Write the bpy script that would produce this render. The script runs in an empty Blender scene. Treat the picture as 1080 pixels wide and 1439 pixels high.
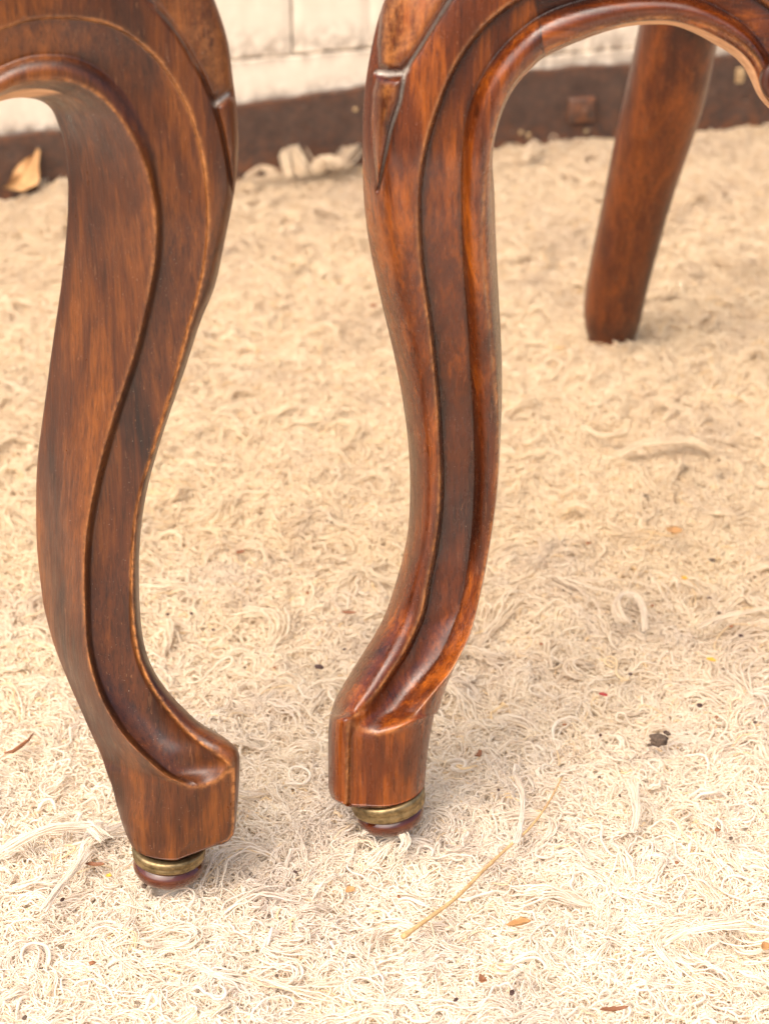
import bpy, math, random
import numpy as np
from math import radians as R

# ------------------------------------------------------------------ camera, world, sun
scene = bpy.context.scene
CAM_H, PITCH, FPX = 0.6533, R(29.0), 3410.0
cam_d = bpy.data.cameras.new('camera')
cam = bpy.data.objects.new('camera', cam_d)
scene.collection.objects.link(cam)
cam.location = (0, 0, CAM_H)
cam.rotation_euler = (R(90) - PITCH, 0, 0)
cam_d.sensor_fit = 'VERTICAL'
cam_d.sensor_height = 36.0
cam_d.sensor_width = 27.0
cam_d.lens = FPX / 1439.0 * 36.0
cam_d.clip_start = 0.02
cam_d.clip_end = 300
cam_d.dof.use_dof = True
cam_d.dof.focus_distance = 1.03
cam_d.dof.aperture_fstop = 13.0
scene.camera = cam

SUN_EL, SUN_AZ = 56.0, 218.0      # azimuth: compass, 0 = +Y, clockwise
world = bpy.data.worlds.new('World')
scene.world = world
world.use_nodes = True
wn = world.node_tree
for n in list(wn.nodes):
    wn.nodes.remove(n)
sky = wn.nodes.new('ShaderNodeTexSky')
sky.sky_type = 'NISHITA'
sky.sun_disc = False
sky.sun_elevation = R(SUN_EL)
sky.sun_rotation = R(SUN_AZ)
sky.air_density = 0.45
sky.dust_density = 5.0
sky.ozone_density = 0.0
bg = wn.nodes.new('ShaderNodeBackground')
bg.inputs['Strength'].default_value = 0.13
wo = wn.nodes.new('ShaderNodeOutputWorld')
wn.links.new(sky.outputs[0], bg.inputs[0])
wn.links.new(bg.outputs[0], wo.inputs[0])
sun_d = bpy.data.lights.new('sun', 'SUN')
sun_d.energy = 1.3
sun_d.angle = R(85)
sun_d.color = (1.0, 0.86, 0.68)
sun = bpy.data.objects.new('sun', sun_d)
scene.collection.objects.link(sun)
_az, _el = R(SUN_AZ), R(SUN_EL)
from mathutils import Vector
_to = Vector((math.sin(_az) * math.cos(_el), math.cos(_az) * math.cos(_el), math.sin(_el)))
sun.rotation_euler = (-_to).to_track_quat('-Z', 'Y').to_euler()
scene.view_settings.view_transform = 'Standard'
scene.view_settings.look = 'None'
scene.view_settings.exposure = 1.27
scene.view_settings.gamma = 1.0
scene.render.engine = 'CYCLES'
scene.cycles.max_bounces = 12
scene.cycles.diffuse_bounces = 8
scene.cycles.transmission_bounces = 8
scene.cycles.use_denoising = True

# ------------------------------------------------------------------ measuring helpers
CPOS = np.array([0, 0, CAM_H])
FW = np.array([0, math.cos(PITCH), -math.sin(PITCH)])
UP = np.array([0, math.sin(PITCH), math.cos(PITCH)])
RT = np.array([1.0, 0, 0])

def ray(px, py):
    px = np.asarray(px, float)[..., None]
    py = np.asarray(py, float)[..., None]
    return FW + (px - 540) / FPX * RT - (py - 719.5) / FPX * UP

def at_depth(px, py, Y):
    d = ray(px, py)
    return CPOS + d * (np.asarray(Y, float) / d[..., 1])[..., None]

def on_ground(px, py, z=0.0):
    d = ray(px, py)
    return CPOS + d * ((z - CAM_H) / d[..., 2])[..., None]

rng = np.random.default_rng(7)
random.seed(7)

# ------------------------------------------------------------------ object helpers
def link(o, parent=None):
    scene.collection.objects.link(o)
    if parent is not None:
        o.parent = parent
    return o

def tag(o, label=None, cat=None, group=None, kind=None):
    for k, v in (('label', label), ('category', cat), ('group', group), ('kind', kind)):
        if v:
            o[k] = v
    return o

def empty(name, loc=(0, 0, 0)):
    o = bpy.data.objects.new(name, None)
    o.location = loc
    o.empty_display_size = 0.05
    return link(o)

def mesh_obj(name, verts, faces, mat=None, parent=None, smooth=True, origin=None, attrs=None):
    """verts in world metres; origin is where the parent (or the object itself) stands"""
    verts = np.asarray(verts, float)
    if origin is None:
        origin = np.zeros(3)
    origin = np.asarray(origin, float)
    me = bpy.data.meshes.new(name)
    me.from_pydata((verts - origin).tolist(), [], [tuple(int(i) for i in f) for f in faces])
    if mat:
        me.materials.append(mat)
    if smooth:
        me.polygons.foreach_set('use_smooth', [True] * len(me.polygons))
    for k, v in (attrs or {}).items():
        a = me.attributes.new(k, 'FLOAT', 'POINT')
        a.data.foreach_set('value', np.asarray(v, np.float32))
    me.update()
    o = bpy.data.objects.new(name, me)
    link(o, parent)
    if parent is None:
        o.location = origin
    return o

def grid_faces(nr, nc, closed=False):
    f = []
    for i in range(nr - 1):
        for j in range(nc if closed else nc - 1):
            k = (j + 1) % nc
            f.append((i * nc + j, i * nc + k, (i + 1) * nc + k, (i + 1) * nc + j))
    return f

def box_mesh(x0, x1, y0, y1, z0, z1, bev=0.0):
    import bmesh
    bm = bmesh.new()
    bmesh.ops.create_cube(bm, size=1)
    for v in bm.verts:
        v.co = ((x0 + x1) / 2 + v.co.x * (x1 - x0), (y0 + y1) / 2 + v.co.y * (y1 - y0), (z0 + z1) / 2 + v.co.z * (z1 - z0))
    if bev:
        bmesh.ops.bevel(bm, geom=list(bm.edges), offset=bev, segments=3, profile=0.5, affect='EDGES')
    vs = [tuple(v.co) for v in bm.verts]
    bm.verts.index_update()
    fs = [[v.index for v in f.verts] for f in bm.faces]
    bm.free()
    return np.array(vs), fs

def pchip(x, y, xi):
    x = np.asarray(x, float); y = np.asarray(y, float)
    h = np.diff(x); dl = np.diff(y, axis=0) / h
    m = np.zeros_like(y)
    for i in range(1, len(x) - 1):
        if dl[i - 1] * dl[i] > 0:
            w1 = 2 * h[i] + h[i - 1]; w2 = h[i] + 2 * h[i - 1]
            m[i] = (w1 + w2) / (w1 / dl[i - 1] + w2 / dl[i])
    m[0] = dl[0]; m[-1] = dl[-1]
    k = np.clip(np.searchsorted(x, xi) - 1, 0, len(x) - 2)
    t = (xi - x[k]) / h[k]
    return ((2 * t**3 - 3 * t**2 + 1) * y[k] + (t**3 - 2 * t**2 + t) * h[k] * m[k]
            + (-2 * t**3 + 3 * t**2) * y[k + 1] + (t**3 - t**2) * h[k] * m[k + 1])

def smooth1(a, s):
    r = int(3 * s)
    if r < 1: return a
    k = np.exp(-0.5 * (np.arange(-r, r + 1) / s) ** 2); k /= k.sum()
    p = np.concatenate([2 * a[0] - a[r:0:-1], a, 2 * a[-1] - a[-2:-r - 2:-1]])
    return np.convolve(p, k, 'valid')

def seg_dist(px, py, poly, closed=True):
    P = list(poly) + ([poly[0]] if closed else [])
    best = np.full(px.shape, 1e9)
    for (ax, ay), (bx, by) in zip(P[:-1], P[1:]):
        dx, dy = bx - ax, by - ay
        t = np.clip(((px - ax) * dx + (py - ay) * dy) / (dx * dx + dy * dy + 1e-9), 0, 1)
        best = np.minimum(best, np.hypot(px - ax - t * dx, py - ay - t * dy))
    return best

def inside(px, py, poly):
    c = np.zeros(px.shape, bool)
    n = len(poly)
    for i in range(n):
        x1, y1 = poly[i]; x2, y2 = poly[(i + 1) % n]
        if y1 == y2: continue
        hit = ((y1 > py) != (y2 > py)) & (px < (x2 - x1) * (py - y1) / (y2 - y1) + x1)
        c ^= hit
    return c

def lerp(a, b, u): return a * (1 - u) + b * u

def sstep(a, b, x):
    t = np.clip((x - a) / (b - a), 0, 1)
    return t * t * (3 - 2 * t)

# ------------------------------------------------------------------ node helper
class NT:
    def __init__(s, name):
        s.mat = bpy.data.materials.new(name)
        s.mat.use_nodes = True
        s.t = s.mat.node_tree
        for n in list(s.t.nodes): s.t.nodes.remove(n)
        s.out = s.n('ShaderNodeOutputMaterial')
        s.b = s.n('ShaderNodeBsdfPrincipled')
        s.l(s.b.outputs[0], s.out.inputs[0])
    def n(s, ty, **kw):
        nd = s.t.nodes.new(ty)
        for k, v in kw.items(): setattr(nd, k, v)
        return nd
    def l(s, a, b): s.t.links.new(a, b)
    def val(s, sock, v):
        if hasattr(v, 'is_linked') or isinstance(v, bpy.types.NodeSocket): s.l(v, sock)
        else: sock.default_value = v
    def coord(s, scale, kind='Object', rot=(0, 0, 0)):
        tc = s.n('ShaderNodeTexCoord'); m = s.n('ShaderNodeMapping')
        m.inputs['Scale'].default_value = scale
        m.inputs['Rotation'].default_value = rot
        s.l(tc.outputs[kind], m.inputs[0]); return m.outputs[0]
    def noise(s, vec, scale=1, detail=4, rough=0.5, dist=0):
        n = s.n('ShaderNodeTexNoise')
        s.l(vec, n.inputs['Vector'])
        n.inputs['Scale'].default_value = scale; n.inputs['Detail'].default_value = detail
        n.inputs['Roughness'].default_value = rough; n.inputs['Distortion'].default_value = dist
        return n.outputs[0]
    def ramp(s, fac, stops, interp='LINEAR'):
        r = s.n('ShaderNodeValToRGB'); s.l(fac, r.inputs[0])
        r.color_ramp.interpolation = interp
        e = r.color_ramp.elements
        while len(e) < len(stops): e.new(0.5)
        for i, (p, c) in enumerate(stops):
            e[i].position = p
            e[i].color = (c, c, c, 1) if isinstance(c, (int, float)) else (*c, 1)
        return r.outputs[0]
    def mix(s, fac, a, b, mode='MIX'):
        m = s.n('ShaderNodeMix', data_type='RGBA', blend_type=mode)
        s.val(m.inputs[0], fac)
        for k, v in ((6, a), (7, b)):
            if isinstance(v, tuple): v = (*v, 1)
            s.val(m.inputs[k], v)
        return m.outputs[2]
    def math(s, op, a, b=0.0, clamp=False):
        m = s.n('ShaderNodeMath', operation=op, use_clamp=clamp)
        s.val(m.inputs[0], a); s.val(m.inputs[1], b); return m.outputs[0]
    def attr(s, name):
        a = s.n('ShaderNodeAttribute', attribute_name=name); return a.outputs['Fac']
    def bump(s, h, strength=0.3, dist=0.001, normal=None):
        b = s.n('ShaderNodeBump'); b.inputs['Strength'].default_value = strength
        b.inputs['Distance'].default_value = dist; s.l(h, b.inputs['Height'])
        if normal is not None: s.l(normal, b.inputs['Normal'])
        return b.outputs[0]

def wood_mat(name, grain='Z', dark=(0.028, 0.0060, 0.0020), mid=(0.115, 0.0230, 0.0032), light=(0.44, 0.110, 0.0080), rough=0.21, coat=0.15, vary=1.0):
    w = NT(name)
    st = {'Z': (1, 1, 0.055), 'X': (0.055, 1, 1)}[grain]
    c = w.coord(st)
    fine = w.noise(c, 1500, 4, 0.6, 0.2)                # pores
    streak = w.noise(c, 430, 5, 0.62, 0.4)
    broad = w.noise(w.coord(tuple(max(v, 0.22) if v < 1 else 1 for v in st)), 34, 5, 0.58, 0.8)
    base = w.ramp(w.math('ADD', w.math('MULTIPLY', streak, 0.30), w.math('MULTIPLY', broad, 0.72)),
                  [(0.36, dark), (0.51, mid), (0.68, light)])
    pores = w.ramp(fine, [(0.36, 0.45), (0.50, 1.0)])
    base = w.mix(0.75, base, pores, 'MULTIPLY')
    # rubbed ridges: finish worn to a paler orange wood
    nz = w.noise(w.coord((1, 1, 1)), 330, 5, 0.7)
    wear = w.math('MULTIPLY', w.attr('wear'), w.math('MULTIPLY', w.ramp(nz, [(0.36, 0.10), (0.60, 1.0)]), w.ramp(w.noise(w.coord((1, 1, 0.7)), 70, 4, 0.7), [(0.38, 0.25), (0.58, 1.15)])), clamp=True)
    base = w.mix(w.math('MULTIPLY', wear, 0.85), base, (0.50, 0.20, 0.055))
    # groove shade painted dark, plus dirt in cuts, joint and crack
    grime = w.math('MULTIPLY', w.attr('grime'), w.ramp(nz, [(0.30, 1.0), (0.70, 0.6)]), clamp=True)
    base = w.mix(w.math('MULTIPLY', grime, 0.9), base, (0.014, 0.0045, 0.0025))
    # scuffs and small nicks
    nick = w.ramp(w.noise(w.coord((1, 1, 0.35)), 620, 3, 0.7), [(0.685, 0.0), (0.72, 1.0)])
    base = w.mix(w.math('MULTIPLY', nick, 0.28), base, (0.42, 0.20, 0.09))
    spot = w.ramp(w.noise(w.coord((1, 1, 0.6)), 120, 6, 0.75), [(0.60, 0.0), (0.74, 1.0)])
    base = w.mix(w.math('MULTIPLY', spot, 0.55), base, (0.022, 0.009, 0.006))
    # dust lodged in cuts
    dn = w.noise(w.coord((1, 1, 1)), 900, 4, 0.8)
    dust = w.math('MULTIPLY', w.attr('dust'), w.ramp(dn, [(0.34, 0.0), (0.48, 1.0)]), clamp=True)
    base = w.mix(dust, base, (0.66, 0.59, 0.50))
    specks = w.ramp(w.noise(w.coord((1, 1, 1)), 1900, 2, 0.5), [(0.73, 0.0), (0.76, 1.0)])
    base = w.mix(w.math('MULTIPLY', specks, 0.5), base, (0.6, 0.5, 0.42))
    scr = w.ramp(w.noise(w.coord((1, 0.6, 0.10), rot=(0.5, 0.3, 0.2)), 700, 2, 0.4), [(0.70, 0.0), (0.725, 1.0)])
    base = w.mix(w.math('MULTIPLY', scr, 0.16), base, (0.36, 0.16, 0.07))
    raw = w.attr('raw')
    rawc = w.ramp(w.noise(w.coord((0.2, 1, 1)), 300, 4, 0.6), [(0.3, (0.52, 0.25, 0.11)), (0.7, (0.72, 0.42, 0.22))])
    base = w.mix(raw, base, rawc)
    w.l(base, w.b.inputs['Base Color'])
    rn = w.ramp(w.noise(w.coord((1, 1, 0.4)), 160, 5, 0.65), [(0.3, rough - 0.06), (0.7, rough + 0.16)])
    rgh = w.math('ADD', rn, w.math('MULTIPLY', w.math('ADD', raw, dust), 0.4), clamp=True)
    w.l(rgh, w.b.inputs['Roughness'])
    w.b.inputs['Coat Weight'].default_value = coat
    w.b.inputs['Coat Roughness'].default_value = 0.22
    w.b.inputs['Specular IOR Level'].default_value = 0.5
    h = w.math('ADD', w.math('MULTIPLY', fine, 0.35), w.math('MULTIPLY', streak, 0.65))
    n1 = w.bump(h, 0.40, 0.0005)
    n2 = w.bump(w.noise(w.coord((1, 1, 0.3)), 75, 3, 0.5), 0.35, 0.0012, n1)
    n3 = w.bump(nick, -0.3, 0.0003, n2)
    w.l(n3, w.b.inputs['Normal'])
    w.l(n2, w.b.inputs['Coat Normal'])
    return w.mat

WOOD_V = wood_mat('carved_walnut_upright', 'Z')
WOOD_H = wood_mat('carved_walnut_rail', 'X')
WOOD_L = wood_mat('dull_walnut_upright', 'Z', dark=(0.017, 0.0050, 0.0022), mid=(0.080, 0.0200, 0.0034), light=(0.23, 0.066, 0.0075), rough=0.33, coat=0.08)
WOOD_REAR = wood_mat('rear_leg_walnut', 'Z', dark=(0.022, 0.0045, 0.002), mid=(0.072, 0.0140, 0.0026), light=(0.21, 0.050, 0.0055), rough=0.36)

def brass_mat():
    w = NT('aged_brass')
    n = w.noise(w.coord((1, 1, 1)), 240, 5, 0.65)
    w.l(w.ramp(n, [(0.35, (0.15, 0.108, 0.052)), (0.62, (0.38, 0.285, 0.145))]), w.b.inputs['Base Color'])
    w.b.inputs['Metallic'].default_value = 0.9
    w.l(w.ramp(n, [(0.3, 0.52), (0.7, 0.36)]), w.b.inputs['Roughness'])
    w.l(w.bump(w.noise(w.coord((1, 1, 4)), 500, 3, 0.5), 0.2, 0.0003), w.b.inputs['Normal'])
    return w.mat
BRASS = brass_mat()

def glide_mat():
    w = NT('glazed_brown_foot')
    n = w.noise(w.coord((1, 1, 1)), 150, 4, 0.6)
    w.l(w.ramp(n, [(0.3, (0.050, 0.009, 0.003)), (0.7, (0.11, 0.022, 0.006))]), w.b.inputs['Base Color'])
    w.b.inputs['Roughness'].default_value = 0.12
    w.b.inputs['Coat Weight'].default_value = 0.6
    w.b.inputs['Coat Roughness'].default_value = 0.05
    return w.mat
GLIDE = glide_mat()

# ------------------------------------------------------------------ carved sweep
def sweep(rows, segs, Y0, step=2.4, sculpt=None, smooth=7.0):
    """rows: list of stations, each a list of features (px, py, depth_mm); segs: per gap (n columns, shape fn).
    Returns point grid (nr,nc,3), px grid, py grid and the column index of each feature."""
    S = np.array(rows, float)                                  # ns, nf, 3
    ns, nf, _ = S.shape
    mid = S[:, 1:min(5, nf), :2].mean(1)
    t = np.concatenate([[0], np.cumsum(np.maximum(np.hypot(*np.diff(mid, axis=0).T), 3))])
    ti = np.arange(0, t[-1], step)
    FX = np.zeros((len(ti), nf, 3))
    for f in range(nf):
        for c in range(3):
            v = pchip(t, S[:, f, c], ti)
            FX[:, f, c] = lerp(smooth1(v, 1.2), smooth1(v, smooth), sstep(0.13, 0.22, ti / t[-1]))
    cols, idx = [], []
    for k, (n, fn) in enumerate(segs):
        idx.append(len(cols))
        a, b = FX[:, k], FX[:, (k + 1) % nf]
        for j in range(n):
            u = j / n
            cols.append(fn(a, b, u, ti / t[-1]))
    G = np.stack(cols, 1)
    px, py, d = G[..., 0], G[..., 1], G[..., 2]
    return ti, t, px, py, d, idx


def ease_out(pw=1.0):            # silhouette -> crest (quarter round)
    def f(a, b, u, t):
        th = u * math.pi / 2
        p = lerp(a, b, 1 - math.cos(th) if pw == 1 else u)
        p = p.copy(); p[:, 2] = a[:, 2] + (b[:, 2] - a[:, 2]) * math.sin(th)
        return p
    return f
def ease_in(a, b, u, t):         # crest -> silhouette
    th = u * math.pi / 2
    p = lerp(a, b, math.sin(th)).copy()
    p[:, 2] = a[:, 2] + (b[:, 2] - a[:, 2]) * (1 - math.cos(th))
    k = 1 - sstep(0.03, 0.06, t)           # foot: the edge follows the round ring
    p[:, 1] = lerp(p[:, 1], a[:, 1] + (b[:, 1] - a[:, 1]) * (1 - math.cos(th)), k)
    return p
def straight(off=0.0):
    def f(a, b, u, t):
        p = lerp(a, b, u).copy(); p[:, 2] += off * 4 * u * (1 - u)
        return p
    return f

def skin_obj(name, px, py, d, Y0, r0, r1, mat, parent, origin, attrs, cap0=False, cap1=False):
    px, py, d = px[r0:r1], py[r0:r1], d[r0:r1]
    P = at_depth(px, py, Y0[r0:r1, None] + d / 1000.0)
    nr, nc = px.shape
    V = P.reshape(-1, 3)
    F = grid_faces(nr, nc, True)
    A = {k: v[r0:r1].reshape(-1) for k, v in attrs.items()}
    for on, row in ((cap0, 0), (cap1, nr - 1)):
        if on:
            c = P[row].mean(0)
            # rounded cap: one inner ring then centre
            ring = c + (P[row] - c) * 0.93
            dirn = P[row].mean(0) - P[row + (3 if row == 0 else -3)].mean(0)
            dirn /= np.linalg.norm(dirn) + 1e-9
            base = len(V)
            V = np.concatenate([V, ring + dirn * 0.0012, [c + dirn * 0.0014]])
            for k in range(nc):
                k2 = (k + 1) % nc
                F.append((row * nc + k, row * nc + k2, base + k2, base + k))
                F.append((base + k, base + k2, base + nc))
            for kk in A: A[kk] = np.concatenate([A[kk], np.full(nc + 1, 0.0)])
    return mesh_obj(name, V, F, mat, parent, True, origin, A)

# ------------------------------------------------------------------ THE RIGHT CHAIR : front leg and rail
foot_r = on_ground(541, 1150, 0.0)
YR = float(foot_r[1]) + 0.004
tA = [(508,207),(510,267),(514,320),(520,355),(534,420),(551,489),(565,558),(574,628),(576.5,680),(575,732),(571,767),(558,812),(548,850),(527,893),(500,935),(480,968),(468,990),(462.5,1012),(461,1040),(461,1100)]
tB = [(597,200),(587,253),(586.5,300),(587.5,335),(593,400),(601,437),(610,524),(615.5,593),(619,680),(616,732),(609,777),(598,830),(592,867),(567,917),(527,977),(492,1014),(489,1040),(488,1110)]
tE = [(648,207),(647,267),(648,333),(652,390),(657,471),(663,558),(666,628),(666,680),(662,750),(652,820),(640,870),(618,920),(580,975),(553,1005),(540,1024)]
tF = [(687,213),(680,267),(678,333),(680,385),(688,454),(696,545),(699.5,593),(699.5,663),(695,715),(687,767),(675,830),(664,880),(655,905),(632,945),(601,982),(583,1003),(563,1020),(548,1028)]
tG = [(692,213),(695,300),(697.5,367),(701.5,437),(705,506),(705.5,558),(703,610),(701,663),(696,715),(688.5,767),(677,830),(661,885),(645,925),(630,957),(613,1007),(605,1040),(600,1075)]
def tx(tr, y): 
    a = np.array(tr); return float(np.interp(y, a[:, 1], a[:, 0]))

rowsR = []
def yoffR(y):     # how far forward (mm, minus = towards camera) the S-curve runs at this height
    return float(np.interp(y, [200, 300, 420, 560, 680, 780, 860, 930, 1000, 1050, 1130], [-17, -14, -5, 5, 9, 8, 3, -4, -13, -18, -18]))
FO = -18
# foot (bottom up)
def footrow(A, B, M, G, y0):
    o = y0
    return [(A[0], A[1], -2 + o), (B[0], B[1], -14 + o), (B[0] + 4, B[1] + 0.5, -11.2 + o), (M[0] + 1, M[1], -12 + o), (M[0] + 2, M[1], -12 + o), (G[0], G[1], 6 + o), (G[0] - 6, G[1] - 8, 18 + o), (A[0] + 8, A[1] - 8, 14 + o)]
rowsR.append(footrow((466, 1121), (486, 1131), (530, 1133), (597, 1097), FO))
rowsR.append(footrow((461.5, 1110), (488, 1122), (530, 1126), (597.5, 1090), FO))
rowsR.append(footrow((461, 1080), (488.5, 1092), (530, 1096), (599.5, 1066), FO))
rowsR.append(footrow((461, 1050), (489, 1060), (530, 1065), (603, 1040), FO))
rowsR.append(footrow((461.5, 1027), (489.5, 1036), (529, 1043), (607, 1020), FO))
rowsR.append([(462.5, 1012, -19), (491, 1016, -32.5), (501, 1022, -28.5), (529, 1033, -30), (553, 1026, -30), (610, 1004, -11), (602, 1000, 1), (472, 1004, -3)])
for y in (1000, 985, 965, 945, 920, 890, 860, 825, 780, 740, 700, 660, 620, 580, 540, 500, 460, 420, 380, 340, 300, 265):
    o = yoffR(y)
    k = float(np.interp(y, [860, 960], [0, 1]))              # scoop
    A, B, E, Fx, G = (tx(t, y) for t in (tA, tB, tE, tF, tG))
    G = max(G, Fx + 1.2)
    gap = float(np.interp(y, [850, 940, 1000], [6, 8, 9]))
    Cx = min(B + gap, Fx - 4)
    E = min(max(E, Cx + 2), Fx - 3)
    dB = float(np.interp(y, [900, 1000], [-9, -13]))
    dF = float(np.interp(y, [850, 1000], [-6, -11]))
    side = 14 if y > 640 else float(np.interp(y, [300, 640], [16, 14]))
    wd = float(np.interp(y, [955, 1000], [1, 0.25]))
    rowsR.append([(A, y - 2, 9 + o), (B, y, dB + o), (Cx, y, dB + (7.6 - 1.2 * k) * wd + o), (E, y, lerp(-1.0, -3.0 - 6 * (1 - wd), k) + o), (Fx, y, dF + o), (G, y - 1, side - 4 * k + o), (G - 8, y - 5, 26 + o), (A + 10, y - 5, 24 + o)])
def arch(A, B, E, F_, G, o, bk=20, gd=None, dd=0):
    bx, by = B; ex, ey = E
    L = math.hypot(ex - bx, ey - by) + 1e-6
    cx, cy = bx + (ex - bx) / L * 6.5, by + (ey - by) / L * 6.5
    return [(A[0], A[1], 6 + o + dd), (bx, by, -9 + o), (cx, cy, -1.6 + o), (ex, ey, -1.0 + o), (F_[0], F_[1], -6 + o), (G[0], G[1], (14 if gd is None else gd) + o), (G[0] - 2, G[1] - 5, bk + 2 + o), (A[0] + 3, A[1] + 3, bk + 3 + o)]
rowsR += [
 arch((509, 218), (596, 205), (648, 213), (687, 215), (691, 222), -18, 26),
 arch((510, 150), (613, 149), (657, 154), (700, 158), (702, 166), -18, 24),
 arch((516, 98), (634, 98), (678, 104), (722, 111), (724, 120), -18, 22),
 arch((526, 45), (661, 55), (708, 63), (745, 88), (747, 96), -17, 20),
 arch((560, -60), (705, 10), (736, 38), (754, 79), (756, 87), -17, 19, 12),
 arch((720, -170), (757, -17), (758, 22), (761, 73), (763, 81), -16, 18, 12),
 arch((760, -185), (795, -28), (802, 4), (812, 50), (814, 57), -15, 17, 11),
 arch((790, -190), (838, -36), (850, -6), (887, 27), (888, 35), -14, 17, 11),
 arch((840, -200), (905, -42), (903, -12), (936, 24), (936, 34), -14, 17, 11),
 arch((880, -215), (975, -38), (962, -8), (975, 31), (972, 45), -15, 17, 11),
 arch((980, -220), (1035, -20), (1010, 12), (1010, 43), (1003, 62), -16, 16, 11),
 arch((1070, -220), (1085, 10), (1048, 36), (1046, 66), (1037, 84), -18, 15, 11),
 arch((1150, -220), (1125, 50), (1072, 66), (1068, 92), (1053, 110), -20, 15, 11),
 arch((1230, -220), (1165, 90), (1095, 100), (1074, 128), (1062, 132), -21, 15, 11),
 arch((1310, -220), (1195, 120), (1130, 130), (1092, 152), (1080, 154), -21, 15, 11),
 arch((1390, -220), (1230, 130), (1170, 160), (1130, 178), (1118, 180), -20, 15, 11),
]
def bead(a, b, u, t):
    p = lerp(a, b, u).copy()
    k = sstep(0.20, 0.30, t)       # only above the scoop
    p[:, 2] -= k * 4.2 * math.sin(math.pi * u) ** 0.8
    return p
def band(a, b, u, t):
    p = lerp(a, b, u).copy()
    k = 1 - sstep(0.09, 0.24, t)
    p[:, 2] += -0.3 * 4 * u * (1 - u) * (1 - k) + k * 2.2 * 4 * u * (1 - u) * sstep(0.055, 0.085, t)
    return p
def outer(a, b, u, t):
    th = u * math.pi / 2
    p = lerp(a, b, 0.55 * (1 - math.cos(th)) + 0.45 * u).copy()
    s = math.sin(th)
    p[:, 2] = a[:, 2] + (b[:, 2] - a[:, 2]) * (1.12 * s - 0.12 * u ** 6)
    return p
def back(a, b, u, t):
    p = lerp(a, b, u).copy()
    p[:, 2] += 7 * (1 - sstep(0.62, 0.75, t)) * 4 * u * (1 - u)
    return p
segsR = [(64, outer), (7, straight()), (22, band), (20, bead), (22, ease_in), (4, straight()), (16, back), (4, straight())]
ti, tst, px, py, d, idx = sweep(rowsR, segsR, YR)

def ridge_attr(px, py, cols, w):
    out = np.zeros(px.shape)
    nc = px.shape[1]
    for c, s in cols:
        x0 = px[:, c % nc][:, None]; y0 = py[:, c % nc][:, None]
        out = np.maximum(out, s * np.exp(-((px - x0) ** 2 + (py - y0) ** 2) / w ** 2))
    return out

def carve(px, py, d, polys, cuts, front_cols, depth=2.2, w=2.3, lift=3.2, ramp=14):
    """raised leaves with soft edges, and V cuts along given lines"""
    m = np.zeros(px.shape[1], bool); m[front_cols[0]:front_cols[1]] = True
    tot = np.zeros(px.shape)
    for poly in polys:
        ins = inside(px, py, poly); ds = seg_dist(px, py, poly)
        tot += np.where(ins, -lift * np.sqrt(np.clip(1 - (1 - np.clip(ds / ramp, 0, 1)) ** 2, 0, 1)), 0)
    du = np.zeros(px.shape)
    for line, st in cuts:
        bd = seg_dist(px, py, line, False)
        tot += st * depth * np.exp(-(bd / w) ** 2)
        du = np.maximum(du, st * np.exp(-(bd / 2.0) ** 2))
    return d + tot * m[None, :], du * m[None, :]

lobe = [(532, 92), (545, 99), (563, 97), (573, 86), (590, 64), (611, 30), (631, 0), (662, -50), (600, -90), (560, -90), (541, -30), (535, 10), (530, 60)]
tongue = [(529, 109), (566, 111), (560, 142), (548, 180), (538, 227), (531, 268), (526, 227), (522, 170), (524, 130)]
kline = [(664, -52), (632, 0), (612, 31), (590, 66), (576, 88), (568, 104), (562, 142), (549, 180), (539, 227), (531, 268)]
nline = [(528, 101), (545, 105), (566, 103)]
d, dustR = carve(px, py, d, [lobe, tongue], [(kline, 1.0), (nline, 1.0)], (0, 64), lift=3.6)
wearR = ridge_attr(px, py, [(idx[1], 1.0), (idx[4], 0.85)], 3.2)
shade_grimeR = ridge_attr(px, py, [(idx[2], 1.0), (idx[3], 0.9)], 4.6)  # shade in the two grooves, painted as dark lines
rimR = np.exp(-(seg_dist(px, py, [(494, 1018), (510, 1026), (530, 1031), (556, 1026), (585, 1001)], False) / 3.6) ** 2)
wearR[:, idx[2] + 1:] *= (1 - sstep(1024, 1034, py))[:, idx[2] + 1:]
yrow = py[:, idx[1]]
shade_grimeR *= np.where(yrow < 900, 1, np.clip((1000 - yrow) / 100, 0.15, 1))[:, None]
dust_top = np.clip((275 - py) / 120, 0, 1)
rawR = np.zeros(px.shape)
g0, g1 = idx[5] - 15, idx[7]
rowraw = sstep(836, 880, px[:, idx[4]])
rawR[:, g0:g1] = rowraw[:, None]
shade_grimeR = np.maximum(shade_grimeR, 0.6 * dustR)
crack = np.exp(-(seg_dist(px, py, [(711, -10), (713, 43)], False) / 1.3) ** 2)
shade_grimeR = np.maximum(shade_grimeR, 0.8 * crack)
wearR[:, :idx[5]] = np.maximum(wearR, 0.8 * rimR)[:, :idx[5]]

for poly, amt in ((lobe, 0.60), (tongue, 0.55)):
    wearR = np.maximum(wearR, amt * np.where(inside(px, py, poly), sstep(2, 12, seg_dist(px, py, poly)), 0) * (np.arange(px.shape[1]) < 64)[None, :])
attrsR = dict(wear=wearR, grime=shade_grimeR, dust=np.clip(dustR * 0.75 * dust_top + 1.2 * np.exp(-(seg_dist(px, py, [(533, 102), (566, 103), (571, 98)], False) / 2.6) ** 2), 0, 1), raw=rawR)
Y0r = np.full(len(ti), YR)

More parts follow.
